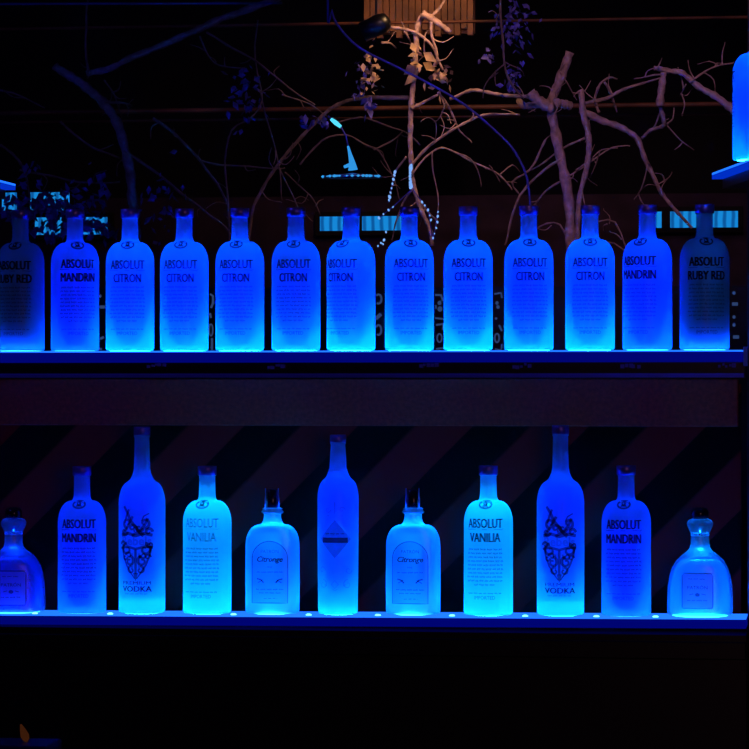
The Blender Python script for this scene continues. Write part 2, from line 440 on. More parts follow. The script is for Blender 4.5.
protos = {}
ZS = {'tall': .98, 'diamond': 1.005, 'flask': 1.01, 'squat': 1.0, 'squatd': 1.0}
def place(kind, maker, x, zf, rz, label, group):
    if kind not in protos:
        protos[kind] = maker(); o = protos[kind]
    else: o = copy_tree(protos[kind])
    X = at(x, 350 if zf is zu else 612, 0).x
    o.location = (X, 0, zf(X)+.0008); o.rotation_euler = (0, 0, math.radians(rz))
    o.scale = (1, 1, ZS.get(kind, 1.015 if zf is zu else 1.047)); tag(o, label, 'bottle', group); return X

G1 = 'frosted bottles on the upper shelf'
upper = [  # x, flavour, turn, strength, green share, label
 (20.5, 'RUBY RED', -4, 52, .045, 'frosted bottle half full of dark liquid, cut by the left edge of the upper shelf'),
 (75, 'MANDRIN', 22, 25, 0.068, 'deep blue frosted bottle turned so its MANDRIN lettering is half hidden, second from left'),
 (130, 'CITRON', 5, 60, 0.245, 'bright frosted CITRON bottle right of the deep blue MANDRIN bottle on the upper shelf'),
 (184.3, 'CITRON', 0, 60, 0.245, 'frosted CITRON bottle, fourth from the left in the upper row'),
 (239.8, 'CITRON', -1, 58, 0.245, 'frosted CITRON bottle, fifth from the left in the upper row'),
 (296, 'CITRON', 2, 56, 0.230, 'frosted CITRON bottle, sixth from the left in the upper row'),
 (351, 'CITRON', -21, 72, 0.301, 'bright frosted CITRON bottle turned to its right so the lettering sits at its left side'),
 (409.4, 'CITRON', 12, 66, 0.273, 'frosted CITRON bottle under the fairy lights in the upper row'),
 (468.2, 'CITRON', 8, 70, 0.288, 'bright frosted CITRON bottle, ninth from the left in the upper row'),
 (528.8, 'CITRON', 9, 54, 0.230, 'frosted CITRON bottle just left of the thick branch trunk, tenth in the upper row'),
 (590, 'CITRON', 5, 64, 0.259, 'frosted CITRON bottle just right of the thick branch trunk, eleventh in the upper row'),
 (647.3, 'MANDRIN', -20, 42, 0.090, 'frosted MANDRIN bottle turned left, second from the right end of the upper shelf'),
 (704.6, 'RUBY RED', 8, 66, .05, 'frosted RUBY RED bottle with dark liquid at the right end of the upper shelf'),
]
for x, fl, rz, st, g, lb in upper:
    kind = 'u'+fl
    if fl == 'RUBY RED': mk = lambda: vodka_bottle('RUBY RED', 'ink_dark', 'frost_ruby', True)
    elif fl == 'MANDRIN': mk = lambda: vodka_bottle('MANDRIN', 'ink_dark')
    else: mk = lambda: vodka_bottle('CITRON', 'ink_mid')
    X = place(kind, mk, x, zu, rz, lb, G1)
    under_glow(up, X, zu(X), 20.5, st, (.003, g, 1))

# ---------------------------------------------------------------- tall vodka bottle with ornament
PT = [(21.5, 0), (22.8, .8), (23.4, 2.4), (23.6, 60), (23.6, 112)] + arc(23.6, 112, 13, 135, 8)[:-1] + [(12.2, 137), (10.6, 140), (9.2, 143.5), (8.3, 148)] + [(7.9, 160), (7.5, 180), (8.2, 181), (8.2, 183), (6.5, 183.2)]
PTf = interp(PT)
def curl(cx, cz, r, a0, turns, sgn, w0):
    pts = []
    for i in range(22):
        t = i/21; a = a0+sgn*turns*2*PI*t; q = r*(1-.8*t); pts.append((cx+q*math.cos(a), cz+q*math.sin(a)))
    return ribbon(pts, lambda t: w0*1.25*(1-.5*t))
def tall_bottle():
    root = empty('vodka_bottle')
    MB().lathe(scl(PT), 64).build('glass_body', M['frost'], root)
    MB().lathe(scl([(20.5, .6), (21, 2), (21, 13.6), (19, 14.4)]), 48, close_top=True, close_bot=True).build('glass_base', M['base'], root)
    MB().lathe(scl([(6, 20), (11, 34), (15, 55), (16.5, 85), (16.5, 108), (13, 122), (6, 130)]), 40, close_top=True, close_bot=True).build('liquid', M['spirit'], root)  # slim tinted core, shades the centre of the glass
    MB().lathe(scl([(7.9, 182.6), (8.4, 183), (8.4, 190.6), (7.9, 191.4)]), 32, close_top=True).build('cap', M['cap'], root)
    it = []
    # crest: a plume over a banner over a tapering scrolled dagger
    for s in (-1, 1):
        it += [curl(s*9.5, 66, 6.5, PI/2, 1.1, -s, 2.6), curl(s*6.5, 54, 5.5, PI/2, 1.1, s, 2.4), curl(s*12, 58, 3.2, 0, .9, s, 1.8),
               curl(s*4.5, 45, 4.2, PI/2, 1.0, -s, 2.0), curl(s*9, 93, 5.5, -PI/2, 1.0, s, 2.8), curl(s*13, 84, 4.2, 0, 1.0, s, 2.6),
               curl(s*14.5, 71, 3.6, PI, 1.0, s, 2.2), curl(s*3.5, 88, 4.0, 0, .9, -s, 2.6), curl(s*7.5, 60, 3.6, PI, 1.0, s, 2.0)]
        it += [ribbon([(s*15.5, 69), (s*14, 60), (s*10, 50), (s*5, 42), (s*1, 36)], lambda t: 2.6-1.4*t)]
    it += [ribbon([(-13, 110), (-8.5, 103), (-5, 95), (2, 86), (8, 80)], lambda t: 2.6+1.2*t), ribbon([(-7, 107), (-10, 100), (-12, 93)], 2.2),
           ribbon([(-3, 100), (-8, 90), (-14, 82)], 2.8), ribbon([(13.5, 103), (8, 100), (6, 95)], 1.3), ribbon([(12, 98), (9, 91), (4, 85), (-4, 80)], 2.8),
           ribbon([(-17, 80.5), (-8, 82.5), (0, 80), (8, 82.5), (17, 80.5)], 3.2), ribbon([(-17.5, 67), (-9, 69), (0, 66.5), (9, 69), (17.5, 68)], 2.6),
           ribbon([(0, 66), (0, 55), (0, 41)], 2.4), poly2d([(-2.6, 42), (0, 33), (2.6, 42)]), ribbon([(-3.5, 62), (-3.5, 46)], .8), ribbon([(3.5, 62), (3.5, 46)], .8),
           ribbon([(4, 82), (1, 90), (-2, 88), (-1, 84)], 1.6)]
    wrap(it, PTf, 'crest_ornament', M['ink_mid'], root, .4)
    wrap([text2d('Rebels', 0, 74.8, 32, 9.5, 0, .03)], PTf, 'crest_lettering', M['ink_pale'], root, .55)
    wrap([text2d('PREMIUM', 0, 31.6, 30, 3.6), text2d('PREMIUM', .4, 31.6, 30, 3.6), text2d('VODKA', 0, 25.6, 31, 5.8), text2d('VODKA', .5, 25.6, 31, 5.8), text2d('VODKA', 1, 25.6, 31, 5.8)] + squiggle(-12, 12, 20.5, .5, .5, 5), PTf, 'lettering', M['ink_mid'], root, .4)
    return root

# ---------------------------------------------------------------- slim bottle with the diamond
PD = [(18.2, 0), (19.4, .8), (19.8, 2.5), (20.4, 50), (20.7, 114)] + arc(20.7, 114, 12.5, 134, 8)[:-1] + [(12.0, 136), (10.6, 139), (9.4, 142), (8.6, 145)] + [(8.0, 158), (7.3, 168), (7.9, 169), (7.9, 171), (6.4, 171.2)]
PDf = interp(PD)
def diamond_bottle():
    root = empty('vodka_bottle')
    MB().lathe(scl(PD), 64).build('glass_body', M['frost'], root)
    MB().lathe(scl([(17, .6), (17.8, 2), (17.8, 5), (16, 5.8)]), 48, close_top=True, close_bot=True).build('glass_base', M['base'], root)
    MB().lathe(scl([(5, 22), (9, 34), (12, 50), (14, 80), (14, 112), (11, 126), (5, 133)]), 40, close_top=True, close_bot=True).build('liquid', M['spirit'], root)  # slim tinted core, shades the centre of the glass
    MB().lathe(scl([(7.6, 170.2), (8.1, 170.8), (8.1, 177), (7.6, 177.8)]), 32, close_top=True).build('cap', M['cap'], root)
    MB().lathe(scl([(9.4, 142.2), (9.5, 142.9), (9.3, 143.6)]), 40).build('neck_ring', M['etch'], root)  # pale ring paints the bright line of the liquid level
    wrap([ribbon([(0, 95), (17.5, 75), (0, 55), (-17.5, 75)], 1.7, True)], PDf, 'diamond_border', M['etch'], root, .6)
    dp = lambda s: [(0, 75+s*19), (s*16.5, 75), (0, 75-s*19), (-s*16.5, 75)]
    n = []
    for i in range(8):   # diamond fill in strips so it follows the curved glass
        x0 = -16.5+i*4.125; x1 = x0+4.125; h0 = 19*(1-abs(x0)/16.5); h1 = 19*(1-abs(x1)/16.5)
        n.append(([(x0, 75-h0), (x1, 75-h1), (x1, 75+h1), (x0, 75+h0)], [(0, 1, 2, 3)]))
    wrap(n, PDf, 'diamond_panel', ink('diamond_tint', (.01, .02, .2), .62), root, .3)
    wrap([poly2d([(x, 71.2), (x+2.6, 71.2), (x+2.6, 76.4), (x, 76.4)]) for x in [-13+2.6*q for q in range(10)]] + squiggle(-9.5, 9.5, 80.3, .8, .8, 9), PDf, 'lettering', M['ink_dark'], root, .7)
    it = []
    for s in (-1, 1): it += [curl(s*13, 30, 5, PI/2, 1.1, s, .7), curl(s*14, 44, 4, 0, 1, -s, .6), curl(s*7, 104, 3.2, 0, 1, s, .8)]
    it += [ribbon([(-11, 30), (0, 24), (11, 30)], .5), ribbon([(0, 34), (3.4, 30), (0, 26), (-3.4, 30)], .7, True), ribbon([(0, 112), (0, 100)], .9), ribbon([(-8, 98), (8, 98)], .7)]
    wrap(it, PDf, 'scroll_ornament', M['ink_pale'], root, .45)
    return root

# ---------------------------------------------------------------- arched flask
def flask_shape(dep, n_=3.2):
    def f(a, r, z):
        k = min(1, max(0, (r/S-9)/14)); d = r*(1-k)+min(r, dep*S)*k; e = 2/(2+(n_-2)*k)
        s, c = math.sin(a), math.cos(a)
        return (math.copysign(abs(s)**e, s)*r, -math.copysign(abs(c)**e, c)*d)
    return f
PF = [(24.6, 0), (26.2, 1), (26.8, 3), (27.0, 30), (26.8, 68)] + arc(26.8, 68, 13, 88, 8) + arc(13, 88, 8.6, 97, 5, False) + [(8.6, 99.5)]
def liqueur_flask():
    root = empty('liqueur_bottle')
    fs = flask_shape(16)
    MB().lathe(scl(PF), 72, fs).build('glass_body', M['frost_flask'], root)
    MB().lathe(scl([(23.5, .6), (24.6, 2), (24.6, 7.2), (23, 8)]), 60, flask_shape(14)).build('glass_base', M['base'], root)
    mb = MB(); mb.lathe(scl([(8.8, 98.6), (10.8, 99.4), (11.2, 101), (9.4, 102.6), (10.4, 103.8), (8.5, 104.8)]), 32, close_top=True)
    mb.build('collar', M['clear'], root)
    mb = MB(); mb.lathe(scl([(7.0, 104.8), (7.4, 106), (7.0, 122), (6.2, 123)]), 32, close_top=True); mb.build('stopper', M['cork'], root)
    mb = MB()
    for s in (-1, 1): mb.tube([(s*6.6*S, -.006, 105*S), (s*7.0*S, -.006, 112*S), (s*6.2*S, -.006, 118*S), (s*6.6*S, -.006, 124*S)], [.0018, .0012, .0014, .0008], 8)
    mb.build('stopper_wire', M['acrylic'], root)  # two thin pale uprights at the stopper sides
    fl = lambda x, z: -(16.0*(max(0, 1-(abs(x)/27)**3.2))**(1/3.2))-.35
    arch = [(-18, 11), (-18, 30), (-18, 52)] + [(-18*math.cos(t), 55+17*math.sin(t)) for t in [PI*i/16 for i in range(17)]] + [(18, 52), (18, 30), (18, 11), (9, 11), (0, 11), (-9, 11)]
    wrap([ribbon(arch, 1.1, True)], None, 'label_border', M['ink_mid'], root, flat=fl)
    strips = []
    for i in range(10):
        x0 = -17.4+i*3.48; x1 = x0+3.48; h = lambda x: 55+16.4*math.sqrt(max(0, 1-(x/17.5)**2))
        strips.append(([(x0, 11.5), (x1, 11.5), (x1, h(x1)), (x0, h(x0))], [(0, 1, 2, 3)]))
    wrap(strips, None, 'label_panel', ink('label_tint', (.02, .06, .5), .70), root, flat=lambda x, z: fl(x, z)+.15)
    it = [text2d('PATRÓN', 0, 62.5, 18, 4, 0, .0), text2d('Citronge', 0, 53.6, 26, 7.2, .3, .02), text2d('Citronge', .4, 53.6, 26, 7.2, .3, .02), text2d('FINE', 0, 46.5, 5, 1.8)]
    it += squiggle(-13, 13, 41.5, .9, .7, 3) + squiggle(-14, 14, 24.5, .8, .7, 4) + squiggle(-11, 11, 21, .6, .6, 6) + squiggle(-6, 8, 15.5, .5, .5, 8)
    for s in (-1, 1): it += [ribbon([(s*6, 31), (s*9, 34), (s*13, 35)], 1.5), ribbon([(s*7, 34), (s*12, 31)], .9)]
    wrap(it, None, 'lettering', M['ink_mid'], root, flat=lambda x, z: fl(x, z)-.2)
    return root

# ---------------------------------------------------------------- squat clear bottle
PQ = [(29, 0), (31.2, 1), (32, 4), (31.9, 18), (31.2, 30), (29.8, 39), (27.2, 47), (23, 54), (18, 59), (12.8, 63), (10.2, 66), (9.2, 70), (9.0, 79), (10, 82), (12.6, 88), (13.0, 91), (11, 94), (8, 95)]
def squat_bottle(dark=False):
    root = empty('tequila_bottle')
    MB().lathe(scl(PQ), 72, flask_shape(22, 2.8)).build('glass_body', M['clear'], root)
    MB().lathe(scl([(26, .8), (29.2, 3), (29.4, 18), (28.3, 32), (26, 42), (22.4, 50), (18.5, 54.2)]), 60, flask_shape(19.5, 2.8), close_top=True, close_bot=True).build('liquid', M['dark_spirit' if dark else 'tequila'], root)
    MB().lathe(scl([(8.8, 78), (9.4, 79), (9.4, 80.5), (8.8, 81.5)]), 32).build('neck_ring', M['etch'], root)
    mb = MB(); mb.lathe(scl([(5.5, 82), (6.8, 94), (8.4, 96), (8.8, 102), (7, 105.5), (3, 106.2)]), 32, close_top=True, close_bot=True)
    o = mb.build('stopper', M['cork'], root)
    mb = MB()
    for k in range(9):
        x = (-17+k*4.2); r_ = random.Random(k).uniform(.8, 1.5)
        mb.lathe([(.0002, -r_*S), (r_*S*.7, -r_*S*.7), (r_*S, 0), (r_*S*.7, r_*S*.7), (.0002, r_*S)], 10, cx=x*S, cy=-(19.5-abs(x)*.35)*S)
    ob = mb.build('bubbles', M['etch'], root); ob.location = (0, 0, 54.8*S)  # pale beads stand in for highlights along the liquid edge
    fl = lambda x, z: -(22*(max(0, 1-(abs(x)/31.8)**2.8))**(1/2.8))-.5
    rr = [(-14, 8), (0, 8), (14, 8), (15, 10), (15, 40), (13, 42.5), (0, 42.5), (-13, 42.5), (-15, 40), (-15, 10)]
    wrap([ribbon(rr, 1.0, True), text2d('PATRÓN', 0, 29, 20, 4.2, 0, .01)] + squiggle(-9, 9, 37, .6, .6, 12) + squiggle(-10, 10, 16, .7, .7, 13) +
         [disc2d(0, 21.5, 2.4, 1.8), ribbon([(-8, 21.5), (-4, 22.5)], .7), ribbon([(8, 21.5), (4, 22.5)], .7)], None, 'lettering', M['ink_mid'], root, flat=fl)
    strips = [([(x, 8.4), (x+4.2, 8.4), (x+4.2, 42), (x, 42)], [(0, 1, 2, 3)]) for x in (-14.7, -10.5, -6.3, -2.1, 2.1, 6.3, 10.5)]
    wrap(strips, None, 'label_panel', M['paper'], root, flat=lambda x, z: fl(x, z)+.25)
    return root

G2 = 'mixed bottles on the lower shelf'
lowr = [
 (13.6, 'squatd', lambda: squat_bottle(True), 8, 20, .05, 27, 'squat clear glass bottle with dark contents at the left end of the lower shelf'),
 (82, 'uMANDRIN', None, 4, 30, .075, 20.5, 'deep blue frosted MANDRIN bottle between the left squat bottle and the ornamented tall bottle'),
 (142, 'tall', tall_bottle, -3, 48, .26, 19.5, 'tall frosted bottle with a dark crest, left one, beside the glowing cyan bottle'),
 (207.2, 'lVAN1', lambda: vodka_bottle('VANILIA', 'ink_pale', 'frost_plain'), -5, 90, .28, 20.5, 'brightest cyan frosted bottle with washed-out pale lettering on the lower shelf'),
 (272.5, 'flask', liqueur_flask, 0, 48, .075, 19, 'frosted flask with arched label and wired stopper, left of the slim diamond bottle'),
 (338, 'diamond', diamond_bottle, 0, 52, .34, 16.5, 'slim tall frosted bottle with a diamond emblem, in the middle of the lower shelf'),
 (413.2, 'flask', None, -4, 46, .075, 19, 'frosted flask with arched label and wired stopper, right of the slim diamond bottle'),
 (488.4, 'lVAN2', lambda: vodka_bottle('VANILIA', 'ink_mid', 'frost_plain'), -3, 84, .26, 20.5, 'bright cyan frosted bottle with bold dark VANILIA lettering on the lower shelf'),
 (560.5, 'tall', None, 2, 48, .26, 19.5, 'tall frosted bottle with a dark crest, right one, beside the bottle reading VANILIA'),
 (626.2, 'uMANDRIN', None, -4, 32, .075, 20.5, 'frosted MANDRIN bottle between the right tall bottle and the right squat bottle'),
 (700, 'squat', squat_bottle, -4, 24, .12, 27, 'squat clear glass bottle glowing pale blue at the right end of the lower shelf'),
]
for x, kind, mk, rz, st, g, pr, lb in lowr:
    X = place(kind, mk, x, zl, rz, lb, G2)
    under_glow(lo, X, zl(X), pr, st, (.004, g, 1)).location.y = 0
    
# ---------------------------------------------------------------- side shelves, upper corners
def corner_shelf(p0, p1, side, label):
    """p0 far corner, p1 near corner of the inner edge; reaches outward to the side"""
    root = empty('side_shelf'); tag(root, label, 'shelf')
    ox = .26*side; z = p0.z; pts = [p0, p1, p1+Vector((ox, 0, 0)), p0+Vector((ox, 0, 0))]
    def slab(z0, z1, ins=0):
        vs_ = [(p.x+ins*side, p.y, zz) for zz in (z0, z1) for p in pts]
        return MB().add(vs_, [(0, 1, 2, 3), (4, 7, 6, 5), (0, 4, 5, 1), (1, 5, 6, 2), (2, 6, 7, 3), (3, 7, 4, 0)])
    slab(z-.004, z).build('lit_top', M['shelf_top'], root, smooth=False)
    slab(z-.012, z-.004).build('front_edge', M['shelf_face2'], root, smooth=False)
    slab(z-.030, z-.012, .02).build('underside', M['black'], root, smooth=False)
    return root
M['shelf_face2'] = emission('lit_acrylic_edge_bright', (.0, .05, 1), .55)
p0 = at(712, 173, .085); zz = p0.z
def on_z(x, y, z):
    d = FW + RT*((x-374.5)/F) - UP*((y-374.5)/F); return CAM+d*((z-CAM.z)/d.z)
p1 = on_z(756, 156.5, zz)
rs = corner_shelf(p0, p1, 1, 'glowing blue corner shelf under the big cropped bottle, upper right')
ob = on_z(758.5, 160.5, zz)
o = copy_tree(protos['uCITRON']); o.location = (ob.x, ob.y, zz+.0008); o.rotation_euler = (0, 0, math.radians(-105)); o.scale = (1, 1, .93)
tag(o, 'frosted blue bottle cropped by the right edge, standing on the corner shelf', 'bottle')
pk = under_glow(rs, ob.x, zz, 20.5, 62, (.003, .20, 1)); pk.location.y = ob.y
q0 = at(15.5, 184, .085); q1 = on_z(-6, 178.5, q0.z)
corner_shelf(q0, q1, -1, 'glowing blue corner shelf tip at the left edge of the frame')

# ---------------------------------------------------------------- branches
def jit(pts, k, amp):
    out = []
    for i, (a, b) in enumerate(zip(pts, pts[1:])):
        for j in range(k):
            t = j/k; p = a.lerp(b, t)
            nv = noise.noise_vector(p*18)*amp
            out.append(p+nv)
    out.append(pts[-1]); return out
def smooth_pts(pts):
    out = []
    n = len(pts)
    for i in range(n-1):
        p0, p1, p2, p3 = pts[max(i-1, 0)], pts[i], pts[i+1], pts[min(i+2, n-1)]
        for j in range(3):
            t = j/3; out.append(.5*((2*p1)+(p2-p0)*t+(2*p0-5*p1+4*p2-p3)*t*t+(3*p1-p0-3*p2+p3)*t**3))
    out.append(pts[-1]); return out
def limb(name, px, r0, r1, Y0, Y1, m, parent=None, amp=.003):
    n = len(px); pts = [at(x, y, Y0+(Y1-Y0)*i/(n-1)) for i, (x, y) in enumerate(px)]
    if n > 2: pts = smooth_pts(pts)
    pts = jit(pts, 2, amp); k = len(pts)
    rad = [(r0+(r1-r0)*i/(k-1))*mpp((Y0+Y1)/2)*(1+.14*math.sin(i*2.1)+.08*math.sin(i*5.3)) for i in range(k)]
    return MB().tube(pts, rad, 9 if r0 > 2 else 6).build(name, m, parent)
def leaves(px, n, sx, sy, size, Y, m, parent, seed):
    r = random.Random(seed); mb = MB(); c = at(px[0], px[1], Y); k = mpp(Y)
    for i in range(n):
        p = c+Vector((r.gauss(0, sx*k*.38), r.gauss(0, .02), r.gauss(0, sy*k*.38)))
        s = size*k*r.uniform(.8, 1.7)
        a = Vector((r.uniform(-1, 1), r.uniform(-1, 1), r.uniform(-1.6, .2))).normalized(); b = a.orthogonal().normalized()
        q = r.uniform(0, 6.28); b = (b*math.cos(q)+a.cross(b)*math.sin(q)); cc = a.cross(b)
        vs_ = [p, p+a*s*.5+b*s*.35+cc*s*.12, p+a*s*1.2+cc*s*.2, p+a*s*.5-b*s*.35+cc*s*.12, p+a*s*.55-cc*s*.06]
        mb.add(vs_, [(0, 1, 4), (1, 2, 4), (2, 3, 4), (3, 0, 4)])
    o = mb.build('leaves', m, parent, smooth=True); return o

def tree(name, main, label, subs, m, Y=.9, sub_m=None, extra=10):
    root = limb(name, main[0], main[1], main[2], Y, Y+.02, m); tag(root, label, 'branch')
    allp = [(main[0], .02)]
    for s in subs:
        dy = s[3] if len(s) > 3 else .06
        allp.append((s[0], dy))
        limb('branch' if s[1] > 1.0 else 'twig', s[0], s[1], s[2], Y, Y+dy, (sub_m or m) if s[1] <= 1.6 else m, root)
    r = random.Random(len(subs)*7+extra)
    for i in range(extra):                       # fine twigs forking off the limbs
        pl, dy = r.choice(allp); j = r.randrange(len(pl)-1); t = r.random()
        x = pl[j][0]+(pl[j+1][0]-pl[j][0])*t; y = pl[j][1]+(pl[j+1][1]-pl[j][1])*t
        if y > 240 or not 0 < x < 725: continue
        a = r.uniform(0, 2*PI); l = r.uniform(8, 24); a2 = a+r.uniform(-.7, .7)
        px = [(x, y), (x+l*.5*math.cos(a), y+l*.5*math.sin(a)), (x+l*math.cos(a2), y+l*math.sin(a2))]
        yy = Y+dy*(j+t)/(len(pl)-1)
        limb('twig', px, r.uniform(.55, .95), .3, yy, yy+r.uniform(-.05, .05), sub_m or m, root)
    return root
# thick trunk, centre right
T1 = tree('dead_branch', ([(574, 395), (573, 300), (571, 240), (566, 185), (557, 140), (551, 105), (560, 80), (570, 52)], 5.6, 4.6),
 'thick bare trunk with cut stubs rising behind the shelf, right of centre', [
 ([(553, 108), (541, 102), (530, 92)], 6.0, 5.2, -.02), ([(541, 104), (524, 106), (519, 101)], 3.6, 3.0),
 ([(530, 96), (510, 96), (490, 93), (470, 90), (450, 99)], 2.0, 1.6), ([(578, 240), (579, 200), (587, 165), (589, 140), (583, 112), (580, 90)], 2.6, 3.2, -.03),
 ([(570, 106), (562, 104), (556, 103)], 4.6, 4.0, -.03),
 ([(581, 110), (602, 120), (622, 128), (638, 140), (648, 165), (660, 190), (676, 210), (692, 228)], 3.8, 1.4),
 ([(581, 104), (605, 98), (622, 90), (640, 84), (660, 78)], 2.2, .9), ([(600, 112), (595, 98), (600, 84), (610, 77), (617, 79)], 1.5, .9), ([(604, 82), (612, 98), (617, 112)], 1.4, .8),
 ([(561, 160), (545, 170), (520, 195), (510, 225), (505, 245)], 1.5, 1.0), ([(545, 140), (530, 170), (512, 182), (520, 195)], 1.3, .8),
 ([(585, 138), (560, 150), (540, 165), (532, 170)], 1.2, .7), ([(566, 178), (590, 162), (612, 148), (630, 146)], 1.1, .6), ([(576, 170), (590, 160), (602, 150), (618, 148)], .8, .5),
 ([(570, 175), (545, 192), (534, 205)], 1.2, .7), ([(567, 178), (572, 200), (574, 225)], 1.2, .8), ([(573, 255), (592, 225), (615, 222), (630, 260)], 1.0, .8),
 ([(572, 250), (560, 225), (540, 226), (520, 245)], 1.0, .7), ([(574, 300), (600, 240), (640, 262)], 1.0, .7), ([(560, 72), (570, 88), (577, 100)], .8, .5), ([(648, 165), (641, 190), (634, 200)], .9, .5),
 ([(656, 185), (668, 178), (672, 172)], .8, .4), ([(600, 150), (596, 164), (590, 178)], .7, .4), ([(585, 110), (590, 130), (580, 142)], 1.0, .6)], M['bark'], extra=40)
# right branch
T2 = tree('dead_branch', ([(880, 1076), (870, 700), (850, 330), (800, 160), (745, 118), (730, 108), (715, 96), (700, 88), (683, 72), (668, 71), (654, 68)], 5.0, 2.4),
 'bare branch reaching in from the right edge beside the cropped bottle', [
 ([(663, 73), (662, 88), (660, 106)], 3.0, 4.2, -.01), ([(660, 104), (664, 120), (662, 126), (650, 130), (642, 138)], 2.4, 1.6), ([(662, 75), (650, 76), (634, 79)], 1.0, .6),
 ([(690, 82), (705, 72), (722, 65), (734, 62)], 1.2, .6), ([(722, 65), (722, 52), (725, 42)], .8, .4), ([(694, 78), (690, 68), (688, 60)], .8, .4), ([(657, 68), (662, 58)], .9, .5), ([(662, 108), (655, 125), (648, 132)], .9, .6),
 ([(668, 124), (673, 118), (674, 108)], 1.1, .6), ([(668, 126), (680, 140), (690, 147), (694, 150)], .8, .4), ([(686, 84), (680, 96)], .7, .4)], M['bark'], Y=.75)
# centre hanging stem
T3 = tree('dead_branch', ([(432, 245), (428, 225), (420, 205), (413, 185), (411, 160), (410, 130), (411, 106), (414, 80), (416, 50), (417, 28), (423, 15)], 2.2, 3.0),
 'slender pale stem dropping behind the eighth bottle with dry leaves at its top, centre', [
 ([(422, 14), (436, 22), (450, 32)], 4.2, 2.2, .02), ([(430, 18), (440, 8), (446, -4)], 1.6, 1.4), ([(386, 26), (405, 29), (420, 35), (432, 46), (438, 60), (443, 70)], 1.8, 1.1, .02), ([(431, 22), (432, 35), (437, 55), (434, 66)], 1.7, 1.1, .02),
 ([(404, 31), (410, 40), (411, 46)], 1.0, .6), ([(425, 40), (424, 50), (430, 63), (436, 70)], .9, .6), ([(381, 42), (390, 43), (396, 48)], 1.5, .7),
 ([(438, 92), (448, 105), (455, 120), (460, 132), (472, 143)], 1.4, .7), ([(411, 108), (422, 104), (438, 95)], 2.0, 1.2, .03),
 ([(406, 156), (396, 170), (392, 186), (389, 202)], 1.1, .8), ([(413, 188), (402, 205), (396, 222), (392, 240)], 1.1, .8), ([(416, 196), (426, 210), (438, 222)], 1.2, .8), ([(431, 152), (434, 175), (438, 205), (434, 235)], .9, .6),
 ([(411, 176), (425, 158), (440, 148), (455, 152), (470, 160), (486, 168), (500, 175), (512, 190)], 1.1, .8), ([(411, 165), (430, 145), (450, 132), (470, 120), (490, 114), (520, 115)], 1.7, 1.2),
 ([(455, 152), (470, 158), (478, 170), (481, 187)], .9, .5), ([(486, 168), (494, 172), (500, 182)], .8, .5), ([(500, 175), (512, 165), (520, 172)], .8, .5), ([(446, 102), (440, 118), (434, 122)], .7, .4)], M['bark'], Y=.92, extra=26)
leaves((421, 62), 5, 5, 8, 12, .9, M['dry_leaf'], T3, 3); leaves((417, 58), 10, 8, 14, 6.5, .9, M['dry_leaf'], T3, 31)
leaves((438, 76), 34, 17, 17, 6.0, .9, M['dry_leaf'], T3, 4)
# horizontal bough
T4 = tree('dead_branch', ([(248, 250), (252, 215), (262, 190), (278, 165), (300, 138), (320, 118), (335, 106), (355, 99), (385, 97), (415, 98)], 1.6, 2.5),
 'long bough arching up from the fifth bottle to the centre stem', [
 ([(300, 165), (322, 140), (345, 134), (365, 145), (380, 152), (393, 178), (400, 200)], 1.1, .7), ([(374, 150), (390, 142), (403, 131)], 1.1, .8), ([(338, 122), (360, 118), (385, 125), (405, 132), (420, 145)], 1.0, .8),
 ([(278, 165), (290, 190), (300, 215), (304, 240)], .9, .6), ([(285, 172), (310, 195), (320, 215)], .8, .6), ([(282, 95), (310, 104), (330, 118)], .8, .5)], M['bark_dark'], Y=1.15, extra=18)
leaves((372, 68), 46, 10, 38, 5.0, .93, M['dry_leaf'], T4, 5); leaves((360, 74), 26, 12, 30, 5, .98, M['blue_leaf'], T4, 6); leaves((367, 103), 12, 6, 12, 7, .9, M['blue_leaf'], T4, 66)
# left trunk
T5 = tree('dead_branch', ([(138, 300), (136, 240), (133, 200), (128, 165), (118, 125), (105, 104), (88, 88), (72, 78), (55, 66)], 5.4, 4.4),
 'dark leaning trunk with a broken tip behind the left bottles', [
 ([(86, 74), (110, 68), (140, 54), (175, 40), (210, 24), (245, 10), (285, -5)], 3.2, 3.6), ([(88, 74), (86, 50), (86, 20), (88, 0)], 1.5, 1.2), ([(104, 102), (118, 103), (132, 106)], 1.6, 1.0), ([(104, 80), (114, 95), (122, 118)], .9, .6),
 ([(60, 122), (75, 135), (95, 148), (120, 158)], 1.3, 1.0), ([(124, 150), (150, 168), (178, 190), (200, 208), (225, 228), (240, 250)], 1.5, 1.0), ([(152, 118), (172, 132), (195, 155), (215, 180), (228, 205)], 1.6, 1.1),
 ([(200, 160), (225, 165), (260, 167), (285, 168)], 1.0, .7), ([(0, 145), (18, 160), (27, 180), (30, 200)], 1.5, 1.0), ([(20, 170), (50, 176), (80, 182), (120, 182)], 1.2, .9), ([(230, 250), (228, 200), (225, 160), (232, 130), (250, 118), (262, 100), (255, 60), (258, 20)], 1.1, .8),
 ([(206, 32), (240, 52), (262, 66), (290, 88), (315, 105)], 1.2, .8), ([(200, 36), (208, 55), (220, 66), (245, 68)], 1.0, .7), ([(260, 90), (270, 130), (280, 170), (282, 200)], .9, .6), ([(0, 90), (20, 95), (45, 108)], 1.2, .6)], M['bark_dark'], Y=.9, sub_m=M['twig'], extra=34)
leaves((48, 204), 170, 62, 20, 7, .9, M['blue_leaf'], T5, 7); leaves((92, 182), 14, 30, 22, 8, .9, M['blue_leaf'], T5, 8); leaves((28, 178), 14, 16, 28, 8, .9, M['blue_leaf'], T5, 9); leaves((80, 224), 150, 66, 18, 7, .95, M['blue_leaf'], T5, 91)
leaves((20, 215), 26, 16, 20, 6, .95, M['blue_leaf'], T5, 92)
